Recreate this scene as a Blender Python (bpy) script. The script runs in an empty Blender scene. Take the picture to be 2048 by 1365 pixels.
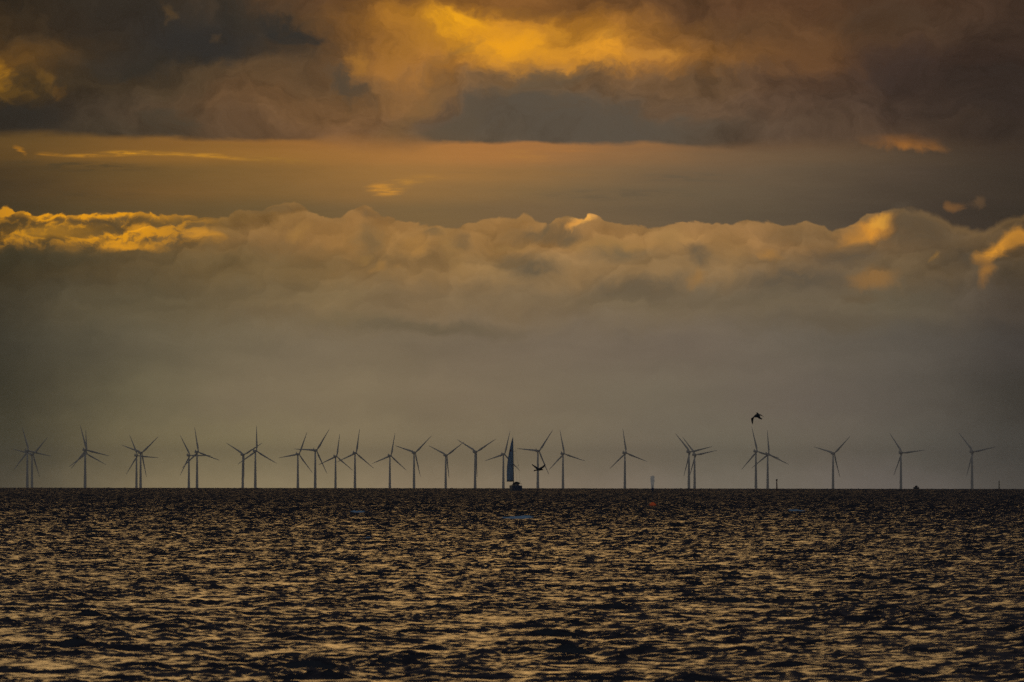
import bpy, bmesh, math, random
import numpy as np
from mathutils import Vector, Matrix

scene = bpy.context.scene
col = scene.collection
R_EARTH = 6371000.0          # the sea is curved, so the far turbines stand with their feet under the horizon
EYE = 3.0                    # height of the camera above the water
FOCAL = 300.0
FPX = 2048 * FOCAL / 36.0    # pixels of the 2048 px wide photograph per radian
DIP = math.sqrt(2 * EYE / R_EARTH)

# ------------------------------------------------------------------ camera
cam_data = bpy.data.cameras.new('camera')
cam = bpy.data.objects.new('camera', cam_data)
col.objects.link(cam)
cam.location = (0, 0, EYE)
cam.rotation_mode = 'XYZ'
PITCH = math.atan((978.0 - 682.5) / FPX) - DIP
ROLL = math.radians(0.075)
cam.matrix_world = (Matrix.Translation((0, 0, EYE)) @ Matrix.Rotation(PITCH, 4, 'X')
                    @ Matrix.Rotation(math.pi / 2, 4, 'X') @ Matrix.Rotation(ROLL, 4, 'Z'))
cam_data.lens = FOCAL
cam_data.sensor_width = 36.0
cam_data.clip_start = 0.5
cam_data.clip_end = 120000.0
cam_data.dof.use_dof = True
cam_data.dof.focus_distance = 2400.0
cam_data.dof.aperture_fstop = 11.0
scene.camera = cam

# ------------------------------------------------------------------ colour management and sampling
scene.view_settings.view_transform = 'Standard'
scene.view_settings.look = 'None'
scene.view_settings.exposure = 0.0
scene.view_settings.gamma = 1.0
scene.view_settings.use_curve_mapping = False
scene.cycles.use_denoising = False     # the grain stays, as in the photograph
scene.cycles.max_bounces = 4
scene.cycles.glossy_bounces = 2
scene.cycles.diffuse_bounces = 2
scene.cycles.transmission_bounces = 2
scene.cycles.volume_bounces = 0
scene.cycles.sample_clamp_indirect = 2.0
scene.cycles.caustics_reflective = False
scene.cycles.caustics_refractive = False

# ------------------------------------------------------------------ sun (low, behind the cloud deck)
SUN_EL = math.radians(6.0)
SUN_AZ = math.radians(-1.0)      # to the right of +Y when positive
sun_data = bpy.data.lights.new('sun', 'SUN')
sun_data.energy = 0.023
sun_data.color = (1.0, 0.60, 0.22)
sun_data.angle = math.radians(10)
sun = bpy.data.objects.new('sun', sun_data)
col.objects.link(sun)
sun_dir = Vector((math.sin(SUN_AZ) * math.cos(SUN_EL), math.cos(SUN_AZ) * math.cos(SUN_EL), math.sin(SUN_EL)))
sun.rotation_mode = 'QUATERNION'
sun.rotation_quaternion = sun_dir.to_track_quat('Z', 'Y')
sun.location = (0, 0, 200)

# ------------------------------------------------------------------ a small node language
def lin(c):
    c = c / 255.0
    return c / 12.92 if c <= 0.04045 else ((c + 0.055) / 1.055) ** 2.4
def rgb(*c): return (lin(c[0]), lin(c[1]), lin(c[2]), 1.0)

class Net:
    def __init__(s, tree): s.t = tree; s.n = tree.nodes; s.l = tree.links
    def put(s, sock, v):
        if isinstance(v, bpy.types.NodeSocket): s.l.new(v, sock)
        elif v is not None:
            try: sock.default_value = v
            except Exception: sock.default_value = tuple(v)[:len(sock.default_value)]
    def m(s, op, a, b=None, c=None):
        n = s.n.new('ShaderNodeMath'); n.operation = op
        for i, v in enumerate((a, b, c)):
            if v is not None: s.put(n.inputs[i], v)
        return n.outputs[0]
    def add(s, a, b): return s.m('ADD', a, b)
    def sub(s, a, b): return s.m('SUBTRACT', a, b)
    def mul(s, a, b): return s.m('MULTIPLY', a, b)
    def mad(s, a, b, c): return s.m('MULTIPLY_ADD', a, b, c)
    def step(s, v, a, b, lo=0.0, hi=1.0, smooth=True):
        n = s.n.new('ShaderNodeMapRange'); n.interpolation_type = 'SMOOTHSTEP' if smooth else 'LINEAR'
        n.clamp = False
        s.put(n.inputs['Value'], v)
        for k, x in (('From Min', a), ('From Max', b), ('To Min', lo), ('To Max', hi)): s.put(n.inputs[k], x)
        return n.outputs[0]
    def vec(s, x=0.0, y=0.0, z=0.0):
        n = s.n.new('ShaderNodeCombineXYZ')
        for i, v in enumerate((x, y, z)): s.put(n.inputs[i], v)
        return n.outputs[0]
    def sep(s, v):
        n = s.n.new('ShaderNodeSeparateXYZ'); s.l.new(v, n.inputs[0]); return n.outputs
    def noise(s, v, scale=1.0, detail=5.0, rough=0.5, dist=0.0, dims='2D', colour=False):
        n = s.n.new('ShaderNodeTexNoise'); n.noise_dimensions = dims
        s.l.new(v, n.inputs['Vector'])
        s.put(n.inputs['Scale'], scale); s.put(n.inputs['Detail'], detail)
        s.put(n.inputs['Roughness'], rough); s.put(n.inputs['Distortion'], dist)
        return n.outputs['Color'] if colour else n.outputs['Fac']
    def voro(s, v, scale=1.0, detail=2.0, rough=0.5, smooth=0.6):
        n = s.n.new('ShaderNodeTexVoronoi'); n.voronoi_dimensions = '2D'; n.feature = 'SMOOTH_F1'
        s.l.new(v, n.inputs['Vector']); s.put(n.inputs['Scale'], scale)
        s.put(n.inputs['Detail'], detail); s.put(n.inputs['Roughness'], rough); s.put(n.inputs['Smoothness'], smooth)
        return n.outputs['Distance']
    def ramp(s, v, stops, interp='B_SPLINE'):
        n = s.n.new('ShaderNodeValToRGB'); e = n.color_ramp.elements; n.color_ramp.interpolation = interp
        while len(e) < len(stops): e.new(0.5)
        for i, (p, c) in enumerate(stops): e[i].position = p
        for i, (p, c) in enumerate(stops): e[i].position = p; e[i].color = c
        s.l.new(v, n.inputs[0]); return n.outputs[0]
    def mix(s, f, a, b, mode='MIX'):
        n = s.n.new('ShaderNodeMix'); n.data_type = 'RGBA'; n.blend_type = mode; n.clamp_factor = True
        s.put(n.inputs[0], f); s.put(n.inputs[6], a); s.put(n.inputs[7], b)
        return n.outputs[2]
    def scale(s, c, k):
        n = s.n.new('ShaderNodeCombineColor')
        for i in range(3): s.put(n.inputs[i], k)
        return s.mix(1.0, c, n.outputs[0], 'MULTIPLY')
    def split(s, c):
        n = s.n.new('ShaderNodeSeparateColor'); s.l.new(c, n.inputs[0]); return n.outputs
    def curve(s, v, pts):
        n = s.n.new('ShaderNodeFloatCurve'); c = n.mapping.curves[0]
        n.mapping.use_clip = False
        c.points[0].location = pts[0]; c.points[1].location = pts[-1]
        for p in pts[1:-1]: c.points.new(*p)
        for p in c.points: p.handle_type = 'AUTO_CLAMPED'
        n.mapping.update(); s.put(n.inputs['Value'], v); return n.outputs[0]
    def vmath(s, op, a, b):
        n = s.n.new('ShaderNodeVectorMath'); n.operation = op
        s.put(n.inputs[0], a); s.put(n.inputs[1], b)
        return n.outputs['Value'] if op == 'DOT_PRODUCT' else n.outputs['Vector']
    def radius(s, p, cx, cy, sx, sy, rot=0.0):
        # distance from (cx, cy), counted in half-axes of a turned ellipse
        c, k = math.cos(math.radians(rot)), math.sin(math.radians(rot))
        q = s.vmath('SUBTRACT', p, (cx, cy, 0.0))
        u = s.vmath('DOT_PRODUCT', q, (c / sx, k / sx, 0.0)); v = s.vmath('DOT_PRODUCT', q, (-k / sy, c / sy, 0.0))
        return s.m('SQRT', s.mad(u, u, s.mul(v, v)))

# ------------------------------------------------------------------ world: a sunset sky closed by cloud
# The cloud pattern lives in directions: X and Y below are azimuth and elevation counted in units of 1/FPX radian,
# X = 1024 straight ahead (+Y) and Y = 978 at the sea horizon, smaller Y higher up.
world = bpy.data.worlds.new('World'); scene.world = world; world.use_nodes = True
wt = world.node_tree; wt.nodes.clear()
W = Net(wt)
tc = W.n.new('ShaderNodeTexCoord')
dx, dy, dz = W.sep(tc.outputs['Generated'])
az = W.m('ARCTAN2', dx, dy)
el = W.m('ARCSINE', dz)
X = W.mad(az, FPX, 1024.0)
Y = W.mad(el, -FPX, 978.0 - DIP * FPX)
P = W.vec(X, Y)

# turbulence that drives the cloud edges
def warped(p, amp_x, amp_y, size, squash, detail, rough, env=None, seed=0.0):
    x, y, _ = W.sep(p)
    q = W.vec(W.mad(x, 1.0 / size, seed), W.mad(y, squash / size, seed * 1.7))
    r, g, b = W.split(W.noise(q, 1.0, detail, rough, colour=True))
    ax = W.mul(W.sub(r, 0.5), amp_x); ay = W.mul(W.sub(g, 0.5), amp_y)
    if env is not None: ax = W.mul(ax, env); ay = W.mul(ay, env)
    return W.vec(W.add(x, ax), W.add(y, ay))
deck = W.step(Y, 225, 288, 1.0, 0.05)                     # 1 in the ragged upper deck, near 0 in the flat strata
PW = warped(P, 260, 170, 330, 1.3, 5.0, 0.55, deck, 3.1)  # ragged
PW = warped(PW, 60, 50, 70, 1.2, 6.0, 0.66, deck, 7.7)
PS = warped(P, 160, 14, 300, 5.0, 5.0, 0.55, None, 1.3)   # streaky
PC = warped(P, 80, 44, 130, 1.3, 3.0, 0.5, None, 5.9)      # puffy
PC = warped(PC, 34, 26, 40, 1.1, 6.0, 0.6, None, 2.9)

def subnet(name, ins, build):
    """a node group: ins = [(kind, socket)], build(net, sockets) -> colour socket"""
    t = bpy.data.node_groups.new(name, 'ShaderNodeTree')
    for i, (kind, _) in enumerate(ins): t.interface.new_socket('in%d' % i, in_out='INPUT', socket_type=kind)
    t.interface.new_socket('out', in_out='OUTPUT', socket_type='NodeSocketColor')
    g = Net(t); gi = g.n.new('NodeGroupInput')
    out = build(g, [gi.outputs[i] for i in range(len(ins))])
    go = g.n.new('NodeGroupOutput'); g.l.new(out, go.inputs[0])
    n = W.n.new('ShaderNodeGroup'); n.node_tree = t
    for i, (_, sock) in enumerate(ins): W.put(n.inputs[i], sock)
    return n.outputs[0]
FL, VC, CO = 'NodeSocketFloat', 'NodeSocketVector', 'NodeSocketColor'
def stack(px, py, rows, xs):
    def build(g, i):
        t = g.step(i[0], -64.0, 2112.0, smooth=False)
        out = None
        for k, (yy, cols) in enumerate(rows):
            c = g.ramp(t, [((x + 64.0) / 2176.0, rgb(*c)) for x, c in zip(xs, cols)])
            out = c if out is None else g.mix(g.step(i[1], rows[k - 1][0], yy), out, c)
        return out
    return subnet('cloud_bands', [(FL, px), (FL, py)], build)
XS = (0, 150, 300, 450, 600, 700, 800, 900, 1024, 1150, 1280, 1400, 1536, 1664, 1792, 1920, 2048)
ROWS_DECK = [
 (0,   [(41,35,27),(49,41,31),(54,46,36),(66,53,39),(90,63,39),(88,61,39),(103,69,39),(128,84,37),(131,86,41),(111,75,41),(98,67,41),(90,63,41),(96,65,41),(88,61,41),(79,57,41),(73,53,39),(60,45,35)]),
 (60,  [(62,47,29),(56,45,33),(51,44,36),(54,47,39),(66,54,40),(107,73,39),(160,106,41),(220,147,35),(210,137,39),(160,106,43),(137,92,43),(105,73,43),(98,69,43),(98,67,41),(81,59,41),(68,51,39),(58,44,35)]),
 (120, [(107,73,29),(58,47,33),(54,47,37),(56,49,41),(71,58,43),(120,82,43),(160,108,49),(171,114,51),(203,135,45),(210,139,47),(171,114,49),(133,90,45),(113,78,45),(101,69,43),(75,55,41),(66,49,39),(56,43,35)]),
 (170, [(75,57,31),(60,49,35),(68,55,39),(86,67,45),(98,73,49),(111,82,51),(139,98,55),(126,92,57),(116,90,61),(120,90,59),(116,86,57),(103,78,53),(96,71,51),(86,63,47),(66,51,41),(60,46,37),(51,41,34)]),
 (225, [(47,41,33),(62,51,39),(77,63,47),(98,73,49),(113,82,51),(120,86,53),(120,88,57),(103,82,61),(96,82,65),(103,84,64),(109,86,63),(103,80,59),(96,73,55),(86,66,51),(71,55,44),(62,49,40),(51,41,34)]),
 (272, [(47,41,33),(64,53,40),(75,63,47),(96,73,51),(109,80,53),(124,88,55),(113,86,57),(98,82,63),(96,82,65),(94,80,65),(92,79,64),(92,76,59),(90,71,55),(86,67,51),(77,59,45),(64,51,41),(54,44,36)]),
]
ROWS_STRATA = [
 (288, [(96,72,38),(117,85,42),(131,92,44),(145,101,48),(154,105,52),(161,110,57),(166,114,59),(171,116,61),(171,115,62),(161,112,65),(143,103,65),(126,94,63),(115,87,61),(103,81,58),(91,72,52),(75,60,46),(62,50,40)]),
 (312, [(91,68,36),(115,83,40),(136,96,44),(150,105,48),(154,108,52),(161,112,57),(168,116,60),(173,119,62),(171,116,63),(157,112,67),(140,104,67),(124,96,67),(113,90,65),(101,81,60),(87,71,54),(73,60,47),(61,50,41)]),
 (345, [(73,57,35),(96,74,42),(112,85,46),(126,94,50),(138,101,54),(150,109,58),(159,115,61),(161,116,63),(152,112,65),(138,106,68),(126,100,69),(115,93,68),(106,88,67),(96,80,61),(82,68,55),(70,59,47),(60,50,41)]),
 (385, [(70,56,36),(98,75,43),(115,85,46),(124,92,50),(131,99,55),(143,105,59),(147,110,63),(143,108,64),(133,104,66),(125,101,69),(117,96,69),(109,92,69),(102,86,66),(90,76,60),(77,65,52),(68,57,46),(58,49,40)]),
 (425, [(68,56,36),(89,72,44),(101,80,48),(108,86,52),(115,92,57),(122,96,61),(126,100,63),(124,99,64),(122,97,66),(117,95,67),(111,92,67),(103,87,66),(96,82,63),(87,74,59),(75,64,52),(67,56,46),(57,49,40)]),
]
ROWS_LOW = [
 (430, [(98,72,34),(113,84,44),(118,89,46),(127,96,52),(141,104,57),(147,107,60),(150,109,60),(152,111,61),(154,113,64),(154,113,64),(150,111,66),(147,109,66),(141,105,64),(133,101,60),(113,89,60),(104,82,55),(88,69,46)]),
 (480, [(80,63,36),(105,82,46),(112,86,48),(126,96,56),(149,108,60),(152,112,61),(153,114,64),(165,122,69),(162,122,71),(165,122,72),(167,125,73),(162,121,71),(154,114,69),(136,105,67),(119,93,63),(105,85,59),(99,77,50)]),
 (530, [(58,50,32),(87,72,46),(99,81,52),(114,93,59),(127,100,60),(134,104,64),(145,112,68),(149,115,71),(152,120,76),(155,121,78),(152,120,78),(147,116,76),(136,108,73),(120,97,69),(112,92,64),(103,84,60),(84,69,49)]),
 (600, [(57,51,37),(89,79,58),(100,88,63),(115,98,69),(131,109,75),(137,114,78),(132,108,76),(132,109,77),(130,108,78),(126,106,78),(122,105,79),(121,104,80),(116,101,78),(112,97,76),(104,93,72),(94,82,68),(76,66,55)]),
 (690, [(57,53,41),(87,80,62),(105,95,73),(118,105,80),(126,111,87),(130,114,89),(125,109,85),(126,110,88),(126,110,89),(123,108,89),(120,106,89),(118,104,88),(113,102,87),(107,97,83),(98,90,79),(86,79,70),(67,61,56)]),
 (800, [(55,52,37),(92,84,63),(119,109,80),(133,118,91),(138,122,94),(142,125,96),(135,119,92),(136,119,94),(135,119,95),(130,116,94),(126,114,94),(122,111,93),(118,106,92),(111,101,89),(102,94,83),(84,78,69),(62,58,51)]),
 (900, [(67,64,46),(111,101,72),(142,128,92),(152,137,99),(156,140,104),(160,142,107),(152,135,103),(152,135,104),(150,134,105),(144,130,105),(140,126,104),(134,124,104),(130,121,102),(124,113,98),(112,106,93),(94,89,80),(74,71,64)]),
 (985, [(87,79,60),(136,123,93),(174,154,113),(182,162,121),(185,165,124),(189,167,128),(179,157,123),(179,157,124),(174,156,126),(168,148,124),(161,145,124),(156,143,124),(150,139,121),(144,132,120),(133,123,114),(112,105,96),(89,84,77)]),
]
wx, wy, _ = W.sep(PW); sx_, sy_, _ = W.sep(PS); cx_, cy_, _ = W.sep(PC)
fold = W.noise(W.vec(W.mad(wx, 1 / 120.0, 2.0), W.mul(wy, 1 / 80.0)), 1.0, 7.0, 0.6, 0.4)
puff = W.voro(W.vec(W.mul(cx_, 1 / 26.0), W.mul(cy_, 1 / 20.0)), 1.0, 1.0, 0.5, 0.5)
def billow(px, py, sx, sy, smooth, seed):
    """round heaps of cloud: brighter on the upper left of each heap, darker below it"""
    q = W.vec(W.mad(px, 1.0 / sx, seed), W.mad(py, 1.0 / sy, seed))
    n = W.n.new('ShaderNodeTexVoronoi'); n.voronoi_dimensions = '2D'; n.feature = 'SMOOTH_F1'
    W.l.new(q, n.inputs['Vector']); W.put(n.inputs['Scale'], 1.0); W.put(n.inputs['Smoothness'], smooth)
    return W.vmath('DOT_PRODUCT', W.vmath('SUBTRACT', n.outputs['Position'], q), (0.45, 0.9, 0.0))
heap1 = billow(cx_, cy_, 150.0, 92.0, 0.25, 3.3)
heap2 = billow(cx_, cy_, 60.0, 42.0, 0.3, 7.1)
lump = W.noise(W.vec(W.mad(cx_, 1 / 80.0, 4.0), W.mad(cy_, 1 / 56.0, 9.0)), 1.0, 6.0, 0.58)
crumb = W.noise(W.vec(W.mul(cx_, 1 / 30.0), W.mul(cy_, 1 / 17.0)), 1.0, 4.0, 0.6)
wisp = W.noise(W.vec(W.mad(wx, 1 / 46.0, 6.0), W.mad(wy, 1 / 30.0, 2.0)), 1.0, 6.0, 0.66, 0.3)
murk = W.noise(W.vec(W.mul(cx_, 1 / 270.0), W.mad(cy_, 1 / 62.0, 5.0)), 1.0, 5.0, 0.55)
edge_n = W.mul(W.sub(W.noise(W.vec(W.mul(X, 1 / 150.0), W.mul(Y, 1 / 46.0)), 1.0, 6.0, 0.6), 0.5), 24.0)
patches = W.noise(tc.outputs['Generated'], 5.0, 5.0, 0.55, 0.3, '3D')
streak = W.step(W.noise(W.vec(W.mul(X, 1 / 62.0), W.mul(Y, 1 / 8.0)), 1.0, 5.0, 0.6), 0.40, 0.62, 0.25, 1.0)
# every colour below waits for all the noise fields (keeps the shader's working memory small)
late = W.mul(W.add(W.add(W.add(fold, puff), W.add(lump, W.add(heap1, heap2))), W.add(W.add(edge_n, W.add(W.add(streak, crumb), W.add(wisp, murk))), patches)), 1e-5)
PW, PS, PC = W.vec(wx, wy, late), W.vec(sx_, sy_, late), W.vec(cx_, cy_, late)
PW, PS, PC = (W.vmath('ADD', p, W.vec(late, 0.0, 0.0)) for p in (PW, PS, PC))
wx, sx_, cx_ = W.add(wx, late), W.add(sx_, late), W.add(cx_, late)
base_edge = W.add(W.curve(W.step(X, 0, 2048, smooth=False), [(0, .66), (.12, .69), (.22, .76), (.33, .795), (.46, .80), (.6, .83), (.7, .86), (.8, .84), (1, .84)]), 0.0)
base_y = W.mad(base_edge, 100.0, 204.0)
below = W.sub(W.add(Y, edge_n), base_y)                   # > 0 below the flat base of the deck
soft = W.curve(W.step(X, 0, 2048, smooth=False), [(0, .5), (.1, .3), (.27, .2), (.33, .8), (.39, .9), (.44, .2), (.62, .2), (.73, .6), (.85, 1), (1, 1)])
TOP = [(0,419),(15,413),(31,423),(48,424),(72,431),(99,428),(150,431),(191,428),(219,428),(246,424),(270,424),(297,426),(331,431),(369,431),(403,435),(444,435),(461,428),(485,420),(513,422),(533,412),(560,409),(578,404),(591,405),(605,414),(632,428),(670,436),(694,423),(708,416),(729,411),(739,415),(752,424),(770,433),(804,441),(828,445),(855,450),(882,452),(910,456),(930,447),(951,445),(975,436),(1012,434),(1033,433),(1050,428),(1065,434),(1072,441),(1094,446),(1108,437),(1142,433),(1160,437),(1173,431),(1187,426),(1197,430),(1210,441),(1231,445),(1265,448),(1292,453),(1320,452),(1348,445),(1389,443),(1433,445),(1461,447),(1488,440),(1539,443),(1570,448),(1594,448),(1611,443),(1635,447),(1649,453),(1662,460),(1673,455),(1700,450),(1720,436),(1741,425),(1772,419),(1796,416),(1826,419),(1861,428),(1895,443),(1912,452),(1932,453),(1953,462),(1980,457),(1997,445),(2018,436),(2048,428)]
top = W.mad(W.curve(W.step(X, 0, 2048, smooth=False), [(x / 2048.0, (y - 400) / 100.0) for x, y in TOP]), 100.0, 400.0)
depth = W.sub(W.add(Y, W.mad(W.sub(puff, 0.4), -7.0, 0.0)), top)
relief = W.add(heap1, W.mul(heap2, 0.7))                      # > 0 on sides that face the light, up and to the left
calm = W.step(Y, 440, 680, 1.0, 0.1)
rim = W.mul(W.step(depth, 18.0, 1.0), W.step(X, 380, 620, 0.05, 0.2))
sunlit = W.mul(W.step(X, 480, 240, 0.0, 1.0), W.mul(W.step(depth, -1.0, 3.0), W.step(cy_, 512, 468)))
clump = W.add(W.step(W.add(W.mul(crumb, 0.9), W.add(W.mul(lump, 0.35), W.mul(relief, 0.3))), 0.50, 0.84), W.step(depth, 14.0, 2.0, 0.0, 0.55))

def background(c, k=1.0):
    n = W.n.new('ShaderNodeBackground'); W.put(n.inputs['Color'], c); n.inputs['Strength'].default_value = k
    return n.outputs[0]
def join(f, a, b):
    n = W.n.new('ShaderNodeMixShader'); W.put(n.inputs[0], f); W.l.new(a, n.inputs[1]); W.l.new(b, n.inputs[2])
    return n.outputs[0]
def blobs(sky, p, items, gate=1.0):
    def build(g, i):
        c = i[0]
        for cx, cy, sx, sy, rot, colour, a, soft in items:
            f = g.step(g.radius(i[1], cx, cy, sx, sy, rot), 1.0, 1.0 - soft, 0.0, a)
            c = g.mix(g.mul(f, i[2]), c, rgb(*colour))
        return c
    return subnet('cloud_masses', [(CO, sky), (VC, p), (FL, gate)], build) if items else sky

DECK = [  # cx, cy, sx, sy, rot, colour, alpha, soft
 (370,70,360,95,6,(50,47,43),.65,1), (230,120,200,60,-6,(49,45,40),.5,1),
 (1130,250,380,52,3,(90,80,67),.85,.55), (900,262,110,40,-25,(94,80,62),.7,.6), (1080,175,150,30,-12,(99,85,66),.7,.8),
 (820,215,150,40,-48,(126,94,56),.55,.9), (690,165,70,26,25,(74,66,54),.75,.7), (585,75,85,34,20,(48,46,42),.85,.6),
 (400,95,190,55,8,(47,44,41),.7,.8), (250,135,80,24,-10,(50,45,37),.6,.8), (370,245,95,42,0,(66,61,49),.6,.7),
 (60,235,110,50,0,(44,41,36),.6,.8), (560,165,110,50,0,(104,78,50),.6,.9), (470,30,60,40,0,(50,47,40),.5,.9),
 (850,70,150,56,-28,(172,116,44),.7,1), (1020,90,230,85,6,(200,138,40),.7,1), (925,50,80,36,-10,(250,172,24),.9,1), (1010,92,125,48,10,(248,166,28),.8,1),
 (1180,105,110,56,5,(238,160,42),.85,1), (1285,115,80,24,-4,(196,134,54),.8,.9), (705,118,46,36,0,(170,116,48),.8,.9),
 (1090,160,60,14,-15,(120,92,60),.6,.8), (930,94,56,13,-14,(150,108,50),.65,1), (890,116,70,22,-32,(136,98,52),.6,1),
 (1090,60,60,20,20,(206,140,40),.6,1), (985,104,22,12,0,(190,130,44),.6,1), (1182,84,22,16,20,(186,128,48),.8,.8), (1045,20,120,26,0,(126,86,42),.6,.9),
 (-6,140,34,56,-8,(176,120,26),.9,1), (18,178,48,28,30,(128,90,30),.6,1), (80,160,34,26,20,(118,84,34),.6,.9), (112,188,30,26,20,(112,78,34),.6,.9),
 (325,25,24,20,10,(96,72,42),.6,.9), (418,78,18,16,0,(88,68,44),.5,.9), (1655,92,110,50,-10,(104,72,44),.7,.9),
 (1830,140,170,70,0,(58,47,43),.6,.9), (1760,40,150,60,0,(68,55,43),.5,.9), (1990,200,110,130,0,(50,41,37),.5,.9), (1500,60,120,50,0,(92,66,44),.5,.9),
]

STRATA = [
 (150,333,210,15,1,(80,65,41),.75,.7), (45,304,20,9,35,(170,112,32),.85,.9), (118,310,50,6,2,(176,118,36),1,.9), (215,312,95,6,-1,(188,128,38),1,.9),
 (295,307,95,7,2,(206,142,38),1,.9), (410,314,120,8,5,(190,132,44),1,.9), (540,322,120,9,2,(160,116,50),.7,.9), (480,294,170,9,0,(140,100,46),.6,.9),
 (764,379,48,20,-4,(214,146,52),1,.9), (812,364,80,16,-14,(180,128,58),.9,.9), (1060,312,95,18,4,(172,120,62),.8,.9), (1130,300,110,9,2,(168,114,62),.7,.9), (1290,299,130,8,0,(140,102,66),.6,.9),
 (1010,345,330,16,2,(140,104,60),.4,.9), (1250,390,260,20,0,(94,82,64),.5,.9), (1390,355,180,16,0,(94,84,66),.45,.9), (150,395,240,16,0,(76,63,41),.4,.9),
]

LOW = [
 (110,468,128.1,26.84,-3,(189,131,34),.75,.9), (40,450,85.4,19.52,0,(82,65,37),.75,.9), (225,447,91.5,9.76,2,(82,67,43),.75,.9), (330,440,73.2,8.54,2,(141,103,46),.6,.9), (250,490,109.8,14.64,8,(235,158,28),.7,.9), (275,452,31.72,14.64,0,(249,167,32),.9,.9), (398,476,41.48,19.52,10,(216,148,46),.8,.9),
 (60,520,244,36.6,0,(63,58,41),.6,.9),
 (565,520,134.2,73.2,0,(124,101,66),.6,.9), (603,467,41.48,20.74,-10,(165,122,64),.8,.9), (560,421,73.2,17.08,0,(104,86,58),.5,.9), (728,430,41.48,17.08,0,(104,87,61),.5,.9),
 (838,498,43.92,34.16,10,(172,126,66),.85,.9), (752,537,26.84,17.08,0,(167,124,66),.85,.9), (800,537,12.2,7.32,0,(154,116,66),.7,.9), (712,515,26.84,12.2,-20,(152,116,64),.7,.9), (905,500,31.72,75.64,-14,(154,118,68),.6,.9), (730,480,43.92,48.8,0,(104,88,61),.6,.9), (870,470,29.28,14.64,0,(104,89,63),.6,.9), (925,485,29.28,26.84,0,(102,87,63),.6,.9),
 (1020,486,61,9.76,0,(156,120,70),.7,.9), (1035,520,63.44,29.28,0,(93,83,65),.75,.9), (1075,542,80.52,29.28,-6,(90,82,66),.75,.9), (1080,467,107.36,20.74,0,(100,87,65),.8,.85), (1142,476,48.8,19.52,4,(99,86,64),.8,.85),
 (1224,490,104.92,24.4,0,(158,121,70),.75,.7), (1235,508,97.6,26.84,0,(116,99,72),.8,.9), (1172,440,41.48,15.86,-34,(255,184,84),1,.85), (1184,433,19.52,12.2,0,(216,156,84),.8,.9), (1150,455,31.72,8.54,-22,(227,158,72),.8,.9), (1140,440,41.48,12.2,0,(120,99,66),.5,.9),
 (1280,575,158.6,31.72,-4,(97,86,69),.65,.9), (1340,480,48.8,36.6,0,(154,119,70),.5,.9), (1392,512,48.8,39.04,0,(87,80,66),.75,.9), (1386,557,29.28,29.28,0,(156,116,66),.75,.9), (1450,497,80.52,53.68,-8,(154,117,70),.6,.9), (1537,510,32.94,23.18,20,(172,124,64),.85,.9),
 (1600,560,195.2,43.92,-4,(87,79,66),.7,.9), (1690,512,109.8,31.72,0,(87,77,63),.7,.9), (1590,470,97.6,26.84,0,(126,101,68),.5,.9),
 (1738,458,61,31.72,-14,(235,156,50),1,.9), (1748,446,34.16,17.08,-10,(255,180,60),.9,.9), (1700,470,36.6,19.52,0,(176,122,56),.7,.9), (1820,462,134.2,56.12,14,(89,76,58),.7,.9),
 (1992,497,70.76,26.84,-34,(235,158,48),.95,.9), (2030,476,43.92,19.52,-20,(209,141,48),.8,.9), (1972,545,26.84,41.48,8,(165,113,50),.75,.9), (1865,515,9.76,13.42,0,(147,109,54),.75,.9), (1750,556,80.52,24.4,-6,(150,109,60),.8,.9), (1720,590,61,17.08,0,(102,84,60),.6,.9), (1930,520,73.2,36.6,0,(78,69,56),.6,.9), (2030,550,61,48.8,0,(65,57,46),.5,.9),
 (820,655,317.2,21.96,2,(99,88,66),.5,.9), (700,640,109.8,17.08,0,(122,104,72),.4,.9), (560,630,146.4,19.52,0,(104,87,61),.4,.9), (1700,640,207.4,26.84,0,(97,84,65),.4,.9),
]
STRATA_WISPS = [(1800,279,112,24,8,(206,130,46),1,.95), (1728,258,34,20,25,(116,84,52),.7,.9),
 (1914,413,18,13,-30,(126,88,50),.8,.9), (1952,407,30,15,-15,(100,76,52),.7,.9), (1796,416,40,14,0,(84,72,58),.7,.9)]
def near(b, lo, hi): return b[0] + max(b[2], b[3]) + 40 > lo and b[0] - max(b[2], b[3]) - 40 < hi

# the sky is built in regions, joined where they meet
def deck_part(lo, hi):
    c = W.scale(stack(wx, wy, ROWS_DECK, XS), W.add(W.mad(W.sub(fold, 0.5), 1.0, 1.0), W.mul(W.sub(wisp, 0.5), 0.5)))
    c = blobs(c, PW, [b for b in DECK if near(b, lo, hi)], W.step(W.add(W.mul(fold, 0.5), W.mul(wisp, 0.5)), 0.30, 0.60, 0.40, 1.0))
    return background(c)
deck_sky = join(W.step(X, 1020, 1040), deck_part(-9e9, 1040), deck_part(1020, 9e9))
c = stack(sx_, sy_, ROWS_STRATA, XS)
c = W.scale(c, W.mad(streak, 0.03, 0.985))
c = blobs(c, PS, STRATA, streak)
c = blobs(c, PC, STRATA_WISPS)
strata_sky = background(c)
upper = join(W.step(W.m('DIVIDE', below, W.mad(soft, 50.0, 1.0)), -0.5, 0.6), deck_sky, strata_sky)
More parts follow.
